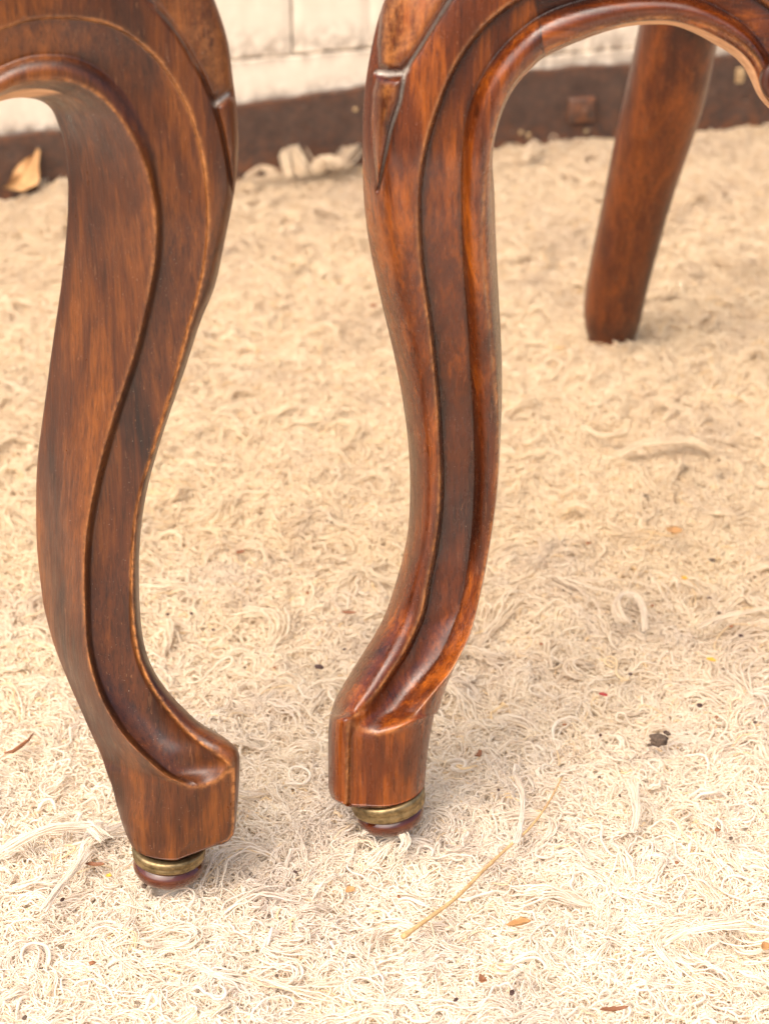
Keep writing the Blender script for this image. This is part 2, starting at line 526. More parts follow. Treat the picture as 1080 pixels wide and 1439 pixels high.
right_chair = empty('carved_chair', (float(foot_r[0]), YR, 0))
tag(right_chair, 'dark walnut chair on the right, its plain rear leg and arched front rail in view', 'chair')
OR = np.array(right_chair.location)
joint = int(np.argmin(np.abs(px[:, idx[3]] - 757.5) + (py[:, idx[3]] > 100) * 1e4))
attrsR['grime'][joint - 1:joint + 1] = 1.0
attrsR['wear'][joint - 1:joint + 1] = 0.0
leg = skin_obj('leg', px, py, d, Y0r, 0, joint + 1, WOOD_V, right_chair, OR, attrsR, cap0=True)
tag(leg, 'front cabriole leg with fluted face and leaf-carved knee')
# rail: starts a hair further on so the joint reads as a fine dark line
apron = skin_obj('apron', px, py, d, Y0r, joint, len(ti), WOOD_H, right_chair, OR, attrsR, cap1=True)

def lathe(profile, n=56):
    V, F = [], []
    for r, z in profile:
        for k in range(n):
            a = 2 * math.pi * k / n
            V.append((r * math.cos(a), r * math.sin(a), z))
    m = len(profile)
    F = grid_faces(m, n, True)
    V.append((0, 0, profile[0][1])); V.append((0, 0, profile[-1][1]))
    for k in range(n):
        F.append((k, (k + 1) % n, m * n))
        F.append(((m - 1) * n + k, (m - 1) * n + (k + 1) % n, m * n + 1))
    return np.array(V), F

from mathutils import Euler
def turned_foot(parent_leg, centre, tilt, origin, rad=0.0170, zs=1.0, qs=0.90):
    """brass ring and glazed ball, centre = ring middle"""
    rot = np.array(Euler(tilt).to_matrix())
    r = rad
    ring = [(r * .80, .0050), (r * .94, .0050), (r * .985, .0044), (r, .0030), (r * .995, .0012), (r * .96, .0004), (r * .975, -.0006), (r * .985, -.0022), (r * .96, -.0040), (r * .90, -.0048), (r * .78, -.0048)]
    ring = [(a, b * zs) for a, b in ring]
    V, F = lathe(ring)
    mesh_obj('ferrule', V @ rot.T + centre, F, BRASS, parent_leg, True, origin)
    q = r * qs
    bz = 0.92
    ball = [(q * .80, -.0040), (q * .86, -.0052), (q * .95, -.0066), (q * .99, -.0085), (q * .97, -.0108), (q * .90, -.0130), (q * .76, -.0150), (q * .5, -.0163), (q * .2, -.0168)]
    ball = [(a, -.0040 * zs + (b + .0040) * bz) for a, b in ball]
    V, F = lathe(ball)
    mesh_obj('foot_glide', V @ rot.T + centre, F, GLIDE, parent_leg, True, origin)

cR = on_ground(544.5, 1120.5, 0.0185)
turned_foot(leg, cR, (R(-3), R(-9), 0), OR, 0.0170, 0.84, 0.90)
# neck of wood hidden inside the ring so foot and leg join
V, F = lathe([(.0110, .008), (.0125, .003), (.0125, -.004)])
mesh_obj('foot_collar', V + cR, F, WOOD_V, leg, True, OR)

# volute at the middle of the rail
def volute(parent, c, rad, mat, origin):
    V, F = [], []
    nr, nt = 26, 48
    for i in range(nr):
        ph = math.pi / 2 * i / (nr - 1)
        for k in range(nt):
            a = 2 * math.pi * k / nt
            rr = rad * math.sin(ph)
            groove = 0.0016 * math.exp(-(((rr / rad) - (0.62 + 0.10 * math.sin(a))) / 0.06) ** 2)
            V.append((c[0] + rr * math.cos(a), c[1] - rad * 0.42 * math.cos(ph) + groove, c[2] + rr * math.sin(a)))
    b = len(V)
    for k in range(nt):
        a = 2 * math.pi * k / nt
        V.append((c[0] + rad * 0.96 * math.cos(a), c[1] + 0.020, c[2] + rad * 0.96 * math.sin(a)))
    F = grid_faces(nr, nt, True)
    for k in range(nt):
        k2 = (k + 1) % nt
        F.append(((nr - 1) * nt + k, (nr - 1) * nt + k2, b + k2, b + k))
    F.append(list(range(b, b + nt)))
    return mesh_obj('volute', V, F, mat, parent, True, origin)
volute(apron, at_depth(1101, 113, YR - 0.030), 0.0088, WOOD_REAR, OR)

# rear leg ---------------------------------------------------------------
rl = on_ground(857, 474, 0.0035)
YB = float(rl[1])
L_ = [(898, 37), (884, 107), (865, 193), (843, 304), (824, 393), (817, 450)]
R_ = [(1012, 30), (1004, 67), (991, 133), (969, 200), (943, 274), (921, 356), (906, 411), (898, 462)]
V = []
rows = 0
ys = list(range(474, -260, -7))
for y in ys:
    la = np.array(L_)[::1]; ra = np.array(R_)
    lx = np.interp(y, la[:, 1], la[:, 0]) if y > 37 else 898 + (37 - y) * 0.20
    rx = np.interp(y, ra[:, 1], ra[:, 0]) if y > 30 else 1012 + (30 - y) * 0.13
    rows += 1
    cx, hw = (lx + rx) / 2, (rx - lx) / 2
    Yc = YB - 0.055 * (474 - y) / 474.0
    n = 48
    pc = at_depth(cx, y, Yc); pe = at_depth(rx, y, Yc)
    hwm = float(pe[0] - pc[0])
    hwm *= {474: 0.80, 467: 0.92, 460: 0.97}.get(y, 1.0)
    for k in range(n):
        a = 2 * math.pi * k / n
        ex = 2 / 2.7
        sx = math.copysign(abs(math.cos(a)) ** ex, math.cos(a)); sy = math.copysign(abs(math.sin(a)) ** ex, math.sin(a))
        x_, y_ = hwm * sx, hwm * 0.92 * sy
        V.append((pc[0] + x_, pc[1] + y_, pc[2]))
V = np.array(V)
# smooth traced steps
G3 = V.reshape(rows, 48, 3)
for k in range(48):
    for c in (0, 1):
        G3[:, k, c] = smooth1(G3[:, k, c], 3.0)
V = G3.reshape(-1, 3)
F = grid_faces(rows, 48, True)
F.append(list(range(48)))
rear = mesh_obj('leg', V, F, WOOD_REAR, right_chair, True, OR)
tag(rear, 'plain curved rear leg, darker wood')

# ------------------------------------------------------------------ THE LEFT CHAIR
foot_l = on_ground(240, 1227, 0.0)
YL = float(foot_l[1]) + 0.003
sL = [(92, 215), (97, 259), (95, 315), (93, 340), (87, 400), (82, 434), (71, 510), (61, 587), (53, 644), (50, 720), (52, 778), (60, 846), (77, 910), (97, 960), (120, 1010), (143, 1063), (158, 1103), (168, 1150), (173, 1172)]
sF = [(204, 230), (217, 278), (220, 315), (218, 360), (209, 415), (191, 491), (168, 560), (147, 625), (133, 682), (122, 740), (118, 797), (119, 850), (120, 893), (131, 950), (150, 997), (180, 1040), (213, 1073), (240, 1093), (268, 1102)]
sB = [(284, 222), (291, 259), (293.5, 315), (291, 350), (284, 395), (265, 460), (248, 529), (229, 590), (210, 651), (195, 701), (187, 758), (185, 835), (187, 860), (192, 910), (207, 953), (237, 997), (273, 1037), (307, 1063), (329, 1078)]
sR = [(335, 237), (328, 281), (315, 344), (304, 400), (290, 426), (267, 499), (245, 564), (225, 621), (208, 682), (199, 728), (195, 797), (196, 850), (202, 907), (217, 943), (243, 980), (273, 1010), (307, 1033), (333, 1050), (337, 1062)]
def yoffL(y):
    return float(np.interp(y, [200, 300, 420, 560, 680, 780, 860, 930, 1000, 1060, 1120, 1210], [-8, -7, -1, 5, 8, 7, 3, -2, -9, -16, -17.5, -17.5]))
rowsL = []
FL = -17.5
# feature order: L, F, C, M(band end), B', R, backR, backL
def footL(Lx, M, B, Rr, o):
    return [(Lx[0], Lx[1], 12 + o), (M[0], M[1], -7 + o), (M[0] + 5, M[1] - 0.5, -7 + o), (B[0] - 6, B[1] + 1.5, -3 + o), (B[0], B[1], -2 + o), (Rr[0], Rr[1], 10 + o), (Rr[0] - 10, Rr[1] - 8, 22 + o), (Lx[0] + 10, Lx[1] - 8, 24 + o)]
rowsL.append(footL((184, 1184), (244, 1208), (312, 1184), (324, 1178), FL))
rowsL.append(footL((180, 1176), (246, 1201), (326, 1174), (330, 1166), FL))
rowsL.append(footL((173, 1160), (262, 1180), (328, 1150), (333, 1142), FL))
rowsL.append(footL((165, 1135), (262, 1153), (328.5, 1125), (335, 1116), FL))
rowsL.append(footL((157, 1103), (262, 1125), (328.5, 1102), (336.5, 1090), FL))
rowsL.append([(150, 1085, -4), (262, 1107, -24.5), (278, 1104, -24), (305, 1096, -22), (328.5, 1083, -19.5), (337, 1066, -9), (326, 1060, 3), (160, 1080, 7)])
def mkL(y, yF=None):
    # below, rows tilt: the channel rim runs down and right
    return y
def nearest_row(tL, tF_, tB_, tR_): return tL, tF_, tB_, tR_
tilt_rows = [  # L, F, B', R explicit
 ((143, 1063), (235, 1091), (322, 1074), (334, 1053)),
 ((128, 1030), (205, 1066), (303, 1058), (322, 1042)),
 ((113, 996), (176, 1036), (277, 1040), (303, 1031)),
 ((100, 967), (155, 1005), (250, 1013), (281, 1016)),
 ((89, 940), (139, 973), (224, 980), (256, 993)),
 ((77, 910), (128, 938), (203, 944), (228, 962)),
 ((69, 882), (122, 905), (192, 910), (207, 925)),
 ((61, 850), (120, 866), (187.5, 868), (198, 878)),
]
lefts = []
for (a, b, c, e) in tilt_rows:
    y = b[1]; o = yoffL(y)
    dx, dy = c[0] - b[0], c[1] - b[1]; Lh = math.hypot(dx, dy)
    g = 0.13
    Cc = (b[0] + dx * g, b[1] + dy * g); M = (b[0] + dx * 0.90, b[1] + dy * 0.90)
    k = float(np.interp(y, [880, 1040, 1091], [0.2, 1, 0.5]))
    lefts.append([(a[0], a[1], 18 + o), (b[0], b[1], -8 + o), (Cc[0], Cc[1], -3.2 + 0.6 * k + o), (M[0], M[1], -3.6 + 1.5 * k + o), (c[0], c[1], -6 + 2.0 * k + o), (e[0], e[1], 7 + o), (e[0] - 10, e[1] - 8, 20 + o), (a[0] + 10, a[1] - 6, 30 + o)])
rowsL += lefts
for y in (830, 790, 750, 700, 650, 600, 550, 500, 450, 400, 360, 320, 285, 255):
    o = yoffL(y)
    a, b, c, e = (tx(t, y) for t in (sL, sF, sB, sR))
    g = (c - b) * 0.16
    rowsL.append([(a, y - 4, 20 + o), (b, y, -8 + o), (b + g, y, -2.6 + o), (c - 3.0, y, -4.5 + o), (c, y, -6.5 + o), (max(e, c + 4), y - 1, 8 + o), (e - 10, y - 5, 22 + o), (a + 10, y - 5, 32 + o)])
def archL(F_, E, B, Rr, Lx, o, ld=18, dback=24):
    return [(Lx[0], Lx[1], ld + o), (F_[0], F_[1], -8 + o), (E[0], E[1], -3.0 + o), (B[0] - 2.0, B[1] + 2.0, -4.5 + o), (B[0], B[1], -6.5 + o), (Rr[0], Rr[1], 8 + o), (Rr[0] - 8, Rr[1] + 2, dback + o), (Lx[0] + 3, Lx[1] - 5, dback + 4 + o)]
rowsL += [
 archL((203, 228), (222, 222), (285, 222), (336, 205), (91, 202), -8, 19),
 archL((186, 193), (207, 180), (276, 182), (334, 158), (83, 178), -8, 18),
 archL((163, 157), (184, 142), (257, 135), (327, 112), (73, 152), -8, 17),
 archL((136, 131), (158, 110), (232, 94), (322, 62), (52, 139), -9, 15),
 archL((106, 116), (125, 87), (200, 61), (306, 12), (30, 137), -10, 14, 20),
 archL((74, 111), (93, 77), (156, 33), (285, -40), (12, 139), -12, 13, 18),
 archL((42, 113), (55, 76), (104, 24), (250, -90), (-12, 147), -14, 12, 18),
 archL((14, 122), (20, 85), (56, 24), (200, -130), (-36, 160), -16, 12, 18),
 archL((-18, 142), (-16, 103), (5, 40), (140, -155), (-60, 180), -18, 12, 18),
 archL((-55, 170), (-52, 130), (-45, 60), (60, -170), (-95, 200), -20, 12, 18),
 archL((-110, 200), (-105, 160), (-105, 90), (-40, -180), (-140, 225), -22, 12, 18),
]
def sideL(a, b, u, t):        # broad inner face
    p = lerp(a, b, u).copy()
    th = u * math.pi / 2
    kf = 1 - sstep(0.03, 0.06, t)
    p[:, 0] = lerp(p[:, 0], a[:, 0] + (b[:, 0] - a[:, 0]) * (1 - math.cos(th)), kf)
    p[:, 1] = lerp(p[:, 1], a[:, 1] + (b[:, 1] - a[:, 1]) * math.sin(th), kf)
    p[:, 2] = a[:, 2] + (b[:, 2] - a[:, 2]) * lerp(math.sin(th), 0.65 * u + 0.35 * math.sin(th), sstep(0.05, 0.10, t))
    return p
def coveL(a, b, u, t):
    p = lerp(a, b, u).copy()
    top = sstep(0.72, 0.82, t)
    p[:, 2] = a[:, 2] + (b[:, 2] - a[:, 2]) * lerp(math.sin(u * math.pi / 2), u, 0.3)
    p[:, 2] -= top * 2.6 * math.sin(math.pi * u)
    return p
def bandL(a, b, u, t):
    p = lerp(a, b, u).copy()
    k = 1 - sstep(0.13, 0.26, t)
    p[:, 2] += (k * 2.6 * sstep(0.06, 0.09, t) + 0.3) * 4 * u * (1 - u)
    return p
segsL = [(40, sideL), (12, coveL), (28, bandL), (4, straight()), (44, ease_in), (4, straight()), (14, back), (4, straight())]
ti, tst, px, py, d, idx = sweep(rowsL, segsL, YL)
lobeL = [(209, -8), (236, 30), (260, 64), (284, 106), (297, 136), (310, 136), (318, 128), (330, 120), (330, 85), (320, 37), (306, 0), (296, -60), (200, -60)]
tongueL = [(304, 150), (322, 136), (336, 140), (342, 185), (338, 230), (327, 272), (320, 225), (311, 180)]
klineL = [(196, -40), (211, 0), (238, 33), (260, 64), (284, 106), (299, 140), (312, 180), (320, 225), (327, 272)]
nlineL = [(301, 146), (322, 130)]
d, dustL = carve(px, py, d, [lobeL, tongueL], [(klineL, 1.0), (nlineL, 1.0)], (idx[4] + 2, idx[5]), 2.2, 2.6, 2.6)
wearL = ridge_attr(px, py, [(idx[1], 0.75), (idx[4], 1.0)], 3.3)
rimL = np.exp(-(seg_dist(px, py, [(213, 1073), (238, 1093), (262, 1104), (282, 1105), (304, 1097), (327, 1080)], False) / 3.4) ** 2)
fl = 1 - sstep(1096, 1110, py[:, idx[1]])
wearL[:, :idx[4] - 6] *= fl[:, None]
shade_grimeL = ridge_attr(px, py, [(idx[2] - 4, 0.9)], 5.0)  # dark line painted for the shade in the groove beside the ridge
shade_grimeL *= fl[:, None]
shade_grimeL = np.maximum(shade_grimeL, 0.7 * dustL)
rawL = np.zeros(px.shape)
rowraw = (1 - sstep(112, 132, px[:, idx[1]])) * (py[:, idx[1]] < 260)
rawL[:, :int(40 * 0.55)] = rowraw[:, None]
rawL[:, idx[7]:] = rowraw[:, None]
notch = 0.8 * np.exp(-(seg_dist(px, py, [(303, 146), (319, 133)], False) / 3.2) ** 2)
wearL[:, :idx[5]] = np.maximum(wearL, 0.8 * rimL)[:, :idx[5]]

wearL = np.maximum(wearL, 0.30 * np.where(inside(px, py, lobeL), sstep(2, 14, seg_dist(px, py, lobeL)), 0) * ((np.arange(px.shape[1]) > idx[4]) & (np.arange(px.shape[1]) < idx[5]))[None, :])
attrsL = dict(wear=wearL, grime=shade_grimeL, dust=np.clip(notch + dustL * 0.08 * (py < 100), 0, 1), raw=rawL)
Y0l = np.full(len(ti), YL)
left_chair = empty('carved_chair', (float(foot_l[0]), YL, 0))
tag(left_chair, 'dark walnut chair on the left, its cabriole leg showing a broad flat inner side', 'chair')
OL = np.array(left_chair.location)
jl = int(np.argmin(np.abs(px[:, idx[1]] - 140) + (py[:, idx[1]] > 200) * 1e4))
legL = skin_obj('leg', px, py, d, Y0l, 0, jl + 1, WOOD_L, left_chair, OL, attrsL, cap0=True)
tag(legL, 'front cabriole leg with scooped channel ending above the foot')
skin_obj('apron', px, py, d, Y0l, jl, len(ti), WOOD_L, left_chair, OL, attrsL, cap1=True)
cL = on_ground(237.5, 1194.5, 0.0172)
turned_foot(legL, cL, (R(-2), R(2), 0), OL, 0.0160, 0.62, 0.98)
V, F = lathe([(.0100, .007), (.0115, .003), (.0115, -.004)])
mesh_obj('foot_collar', V + cL, F, WOOD_V, legL, True, OL)

# ------------------------------------------------------------------ wall
WPSI = R(15.15)
WP = on_ground(330, 237, 0.0)
WD = np.array([math.cos(WPSI), math.sin(WPSI), 0]); WNn = np.array([-math.sin(WPSI), math.cos(WPSI), 0])
wall = empty('painted_wall', tuple(WP)); wall.rotation_euler = (0, 0, WPSI)
tag(wall, 'cream painted board wall with a dark rusty metal strip along its foot', 'wall')

def paint_mat():
    w = NT('cream_paint')
    n = w.noise(w.coord((1, 1, 0.6)), 60, 6, 0.6)
    base = w.ramp(n, [(0.3, (0.66, 0.57, 0.45)), (0.7, (0.76, 0.68, 0.55))])
    m = w.n('ShaderNodeTexCoord'); sp = w.n('ShaderNodeSeparateXYZ'); w.l(m.outputs['Object'], sp.inputs[0])
    edge = w.attr('grime')
    dn = w.noise(w.coord((1, 1, 1)), 75, 6, 0.75)
    dirt = w.math('MULTIPLY', edge, w.ramp(dn, [(0.42, 0.0), (0.55, 1.0)]), clamp=True)
    base = w.mix(w.math('MULTIPLY', dirt, 0.9), base, (0.13, 0.085, 0.055))
    w.l(base, w.b.inputs['Base Color'])
    w.b.inputs['Roughness'].default_value = 0.55
    w.l(w.bump(w.noise(w.coord((1, 1, 1)), 220, 5, 0.6), 0.4, 0.001), w.b.inputs['Normal'])
    return w.mat
PAINT = paint_mat()

def metal_mat():
    w = NT('rusty_painted_iron')
    n = w.noise(w.coord((1, 1, 1)), 90, 7, 0.7)
    base = w.ramp(n, [(0.30, (0.036, 0.021, 0.015)), (0.55, (0.066, 0.039, 0.028)), (0.75, (0.105, 0.058, 0.036))])
    rust = w.math('MULTIPLY', w.attr('grime'), w.ramp(w.noise(w.coord((1, 1, 1)), 160, 5, 0.7), [(0.42, 0.0), (0.6, 1.0)]), clamp=True)
    base = w.mix(rust, base, (0.22, 0.075, 0.025))
    chips = w.ramp(w.noise(w.coord((1, 1, 1)), 210, 3, 0.5), [(0.70, 0.0), (0.73, 1.0)])
    base = w.mix(w.math('MULTIPLY', chips, 0.45), base, (0.30, 0.24, 0.18))
    w.l(base, w.b.inputs['Base Color'])
    w.b.inputs['Roughness'].default_value = 0.55
    w.l(w.bump(n, 0.5, 0.002), w.b.inputs['Normal'])
    return w.mat
IRON = metal_mat()

def wall_panel(name, s0, s1, z0, z1, y0, y1, mat, res=0.004, jag=0.0, seed=0, jagtop=0.0, bulge=0.0, dropb=0.0, dropt=0.0, fall=0.006):
    """a slab on the wall, front face gridded so its lower and upper edge can be uneven"""
    ns = max(2, int((s1 - s0) / res) + 1)
    rs = np.random.default_rng(seed)
    def wob(n, a):
        v = smooth1(rs.normal(size=n), 2.0) * 2 if n > 14 else rs.normal(size=n) * 0.3
        return v * a
    jb = wob(ns, jag) if jag else np.zeros(ns)
    jt = wob(ns, jagtop) if jagtop else np.zeros(ns)
    zz = np.concatenate([[0, 0.004], np.linspace(0.05, 0.95, 10) * 1.0, [0.996, 1]])
    V = []; A = []
    ss = np.linspace(s0, s1, ns)
    ed = min(0.0012, (s1 - s0) * 0.2)
    ss[0] += 0; 
    for i, s in enumerate(ss):
        fr = (s - s0) / (s1 - s0)
        edge = 0.0012 if i in (0, ns - 1) else 0
        dr = float(np.interp(s, [-.14, -.12, 0, .1], [-.0125, -.0120, -.005, 0]))
        zb, zt = z0 + jb[i] + dr * dropb, z1 + jt[i] + dr * dropt
        for q in zz:
            z = zb + (zt - zb) * q
            yy = y0 + edge + (0.0012 if q in (0, 1) else 0) - bulge * 4 * fr * (1 - fr)
            V.append((s, yy, z)); A.append(math.exp(-(z - zb) / fall) + 0.5 * math.exp(-(zt - z) / 0.004) * (z1 < 0.2))
        V.append((s, y1, zt)); A.append(0)
        V.append((s, y1, zb)); A.append(0)
    nc = len(zz) + 2
    F = grid_faces(ns, nc, True)
    F.append(list(range(nc))[::-1]); F.append([(ns - 1) * nc + k for k in range(nc)])
    me = bpy.data.meshes.new(name)
    me.from_pydata([tuple(v) for v in V], [], F)
    me.materials.append(mat)
    a = me.attributes.new('grime', 'FLOAT', 'POINT'); a.data.foreach_set('value', np.array(A, np.float32))
    me.update()
    o = bpy.data.objects.new(name, me); link(o, wall)
    return o
edges = [-0.62, -0.50, -0.40, -0.30, -0.20, -0.066, 0.046, 0.104, 0.16, 0.215, 0.271, 0.33, 0.40, 0.50, 0.62, 0.74, 0.86]
for i, (a, b) in enumerate(zip(edges[:-1], edges[1:])):
    zb = 0.0835 if b < 0.17 else (0.066 if a < 0.40 else 0.07)
    wall_panel('board', a + (0.0008 if abs(a - 0.046) < 1e-6 else 0.0002), b - (0.0008 if abs(b - 0.046) < 1e-6 else 0.0002), zb, 0.62, 0.0010 + 0.0003 * ((i * 7) % 3 - 1), 0.02, PAINT, 0.006, 0.0006, i)
wall_panel('sill_board', -0.62, 0.163, 0.0555, 0.0825, -0.0015, 0.02, PAINT, 0.003, 0.0016, 77, 0.0004, dropb=1.0)
wall_panel('sill_board', 0.1634, 0.86, 0.0540, 0.0652, -0.0015, 0.02, PAINT, 0.004, 0.0012, 78, 0.0004)
strip = wall_panel('metal_strip', -0.62, 0.86, -0.010, 0.0565, -0.0075, -0.0030, IRON, 0.004, 0.0, 5, 0.0009, dropt=1.0, fall=0.018)
V, F = box_mesh(0.2575, 0.2785, -0.0135, -0.0060, 0.0150, 0.0345, 0.0016)
def flake(s0, z0, w_, h_, mat, nm):
    V, F = box_mesh(s0, s0 + w_, -0.0085, -0.0070, z0, z0 + h_, 0.0005)
    return mesh_obj(nm, V, F, mat, strip, True, None, dict(grime=np.zeros(len(V))))
fm = NT('old_paint_flake')
fm.l(fm.ramp(fm.noise(fm.coord((1, 1, 1)), 260, 4, 0.6), [(0.35, (0.30, 0.19, 0.09)), (0.65, (0.50, 0.36, 0.19))]), fm.b.inputs['Base Color'])
fm.b.inputs['Roughness'].default_value = 0.7
FLAKE = fm.mat
flake(0.394, 0.0335, 0.0070, 0.0120, FLAKE, 'paint_flake')
flake(0.2195, 0.0085, 0.0030, 0.0028, FLAKE, 'paint_flake')
flake(0.2255, 0.0045, 0.0030, 0.0045, FLAKE, 'paint_flake')
flake(0.0895, 0.0390, 0.0032, 0.0030, FLAKE, 'paint_flake')
flake(0.272, 0.0045, 0.0030, 0.0030, FLAKE, 'paint_flake')
V, F = box_mesh(0.2575, 0.2785, -0.0135, -0.0060, 0.0150, 0.0345, 0.0016)
o = mesh_obj('bolt_head', V, F, IRON, strip, True, None, dict(grime=np.full(len(V), 0.6)))

# ------------------------------------------------------------------ floor
def ground_mat():
    w = NT('ground_concrete')
    n = w.noise(w.coord((1, 1, 1)), 8, 6, 0.6)
    w.l(w.ramp(n, [(0.3, (0.20, 0.17, 0.14)), (0.7, (0.32, 0.27, 0.22))]), w.b.inputs['Base Color'])
    w.b.inputs['Roughness'].default_value = 0.9
    return w.mat
V = [(-30, -30, -0.020), (30, -30, -0.020), (30, 30, -0.020), (-30, 30, -0.020)]
g = mesh_obj('ground', V, [(0, 1, 2, 3)], ground_mat(), None, False)
tag(g, kind='structure')

# ------------------------------------------------------------------ shag rug
feet = [(float(cR[0]), float(cR[1]), 0.0085), (float(cL[0]), float(cL[1]), 0.0085), (float(rl[0]), float(rl[1]), 0.012)]

def vnoise(x, y, scale, seed):
    """smooth value noise"""
    rs = np.random.default_rng(seed)
    N = 256
    T = rs.random((N, N))
    x = x * scale; y = y * scale
    i = np.floor(x).astype(int); j = np.floor(y).astype(int)
    fx = x - i; fy = y - j
    fx = fx * fx * (3 - 2 * fx); fy = fy * fy * (3 - 2 * fy)
    g_ = lambda a, b: T[a % N, b % N]
    return (g_(i, j) * (1 - fx) + g_(i + 1, j) * fx) * (1 - fy) + (g_(i, j + 1) * (1 - fx) + g_(i + 1, j + 1) * fx) * fy

def rug_h(x, y):
    heap = 0
    for fx, fy, fr in feet:
        heap = heap + 0.0034 * np.exp(-(((x - fx) ** 2 + (y - fy) ** 2) / 0.026 ** 2))
    return heap + (vnoise(x, y, 22, 1) - 0.5) * 0.006 + (vnoise(x, y, 60, 2) - 0.5) * 0.004 + (vnoise(x, y, 7, 3) - 0.5) * 0.005 + 0.013 * np.exp(-((x + 0.234) / 0.016) ** 2 - ((y - 1.665) / 0.03) ** 2)

def cotton_mat(name, pile):
    w = NT(name)
    c = w.coord((1, 1, 1), 'Object')
    patch = w.noise(c, 13, 6, 0.66)
    col = w.ramp(patch, [(0.34, (0.81, 0.75, 0.68)), (0.49, (0.90, 0.845, 0.75)), (0.66, (0.93, 0.89, 0.80))])
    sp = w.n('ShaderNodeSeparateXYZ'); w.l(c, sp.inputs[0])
    far = w.ramp(w.math('ADD', w.math('MULTIPLY', sp.outputs[1], 1.0), w.math('MULTIPLY', patch, 0.25)), [(0.0, (1.0, 1.0, 1.0)), (0.28, (0.89, 0.815, 0.675)), (0.85, (0.81, 0.735, 0.625))])  # dimmer light toward the wall, painted into the cotton as a darker tan
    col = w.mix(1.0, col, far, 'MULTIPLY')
    if pile:
        hi = w.n('ShaderNodeHairInfo')
        r = hi.outputs['Random']
        var = w.ramp(r, [(0.0, (0.84, 0.78, 0.72)), (0.25, (0.93, 0.90, 0.84)), (0.6, (0.98, 0.96, 0.92)), (0.95, (1.0, 1.0, 0.98)), (1.0, (0.97, 0.82, 0.56))])
        col = w.mix(1.0, col, var, 'MULTIPLY')
        mott = w.ramp(w.noise(c, 120, 3, 0.6), [(0.35, (0.92, 0.89, 0.87)), (0.6, (1, 1, 1))])
        col = w.mix(0.8, col, mott, 'MULTIPLY')
    else:
        mott = w.ramp(w.noise(c, 420, 5, 0.7), [(0.35, (0.80, 0.76, 0.72)), (0.6, (1, 1, 1))])
        col = w.mix(0.8, col, mott, 'MULTIPLY')
        w.l(w.bump(w.noise(c, 600, 4, 0.7), 0.8, 0.002), w.b.inputs['Normal'])
    w.l(col, w.b.inputs['Base Color'])
    w.b.inputs['Roughness'].default_value = 0.85
    w.b.inputs['Specular IOR Level'].default_value = 0.15
    w.b.inputs['Sheen Weight'].default_value = 0.15
    if pile:
        tr = w.n('ShaderNodeBsdfTranslucent'); w.l(col, tr.inputs[0])
        mx = w.n('ShaderNodeMixShader'); mx.inputs[0].default_value = 0.4
        w.l(w.b.outputs[0], mx.inputs[1]); w.l(tr.outputs[0], mx.inputs[2]); w.l(mx.outputs[0], w.out.inputs[0])
    return w.mat
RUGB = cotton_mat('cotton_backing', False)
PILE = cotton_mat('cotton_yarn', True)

def wall_y(x):     # Y of the wall foot at x
    return WP[1] + (x - WP[0]) * math.tan(WPSI)
X0, X1, YN = -0.62, 0.72, 0.42
nx, ny = 270, 300
V = []
for j in range(ny):
    for i in range(nx):
        x = X0 + (X1 - X0) * i / (nx - 1)
        yf = wall_y(x) - 0.012
        V.append((x, YN + (yf - YN) * j / (ny - 1), 0))
V = np.array(V)
V[:, 2] = -0.007 + rug_h(V[:, 0], V[:, 1])
F = grid_faces(ny, nx)
# skirt so that the rug has thickness
b = len(V)
ring = [i for i in range(nx)] + [j * nx + nx - 1 for j in range(1, ny)] + [(ny - 1) * nx + i for i in range(nx - 2, -1, -1)] + [j * nx for j in range(ny - 2, 0, -1)]
S = V[ring].copy(); S[:, 2] = -0.0195
V = np.concatenate([V, S])
for k in range(len(ring)):
    k2 = (k + 1) % len(ring)
    F.append((ring[k], b + k, b + k2, ring[k2]))
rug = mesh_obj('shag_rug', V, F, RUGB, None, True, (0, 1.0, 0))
tag(rug, 'cream shaggy cotton rag rug covering the floor under both chairs', 'rug')
OG = np.array([0, 1.0, 0])


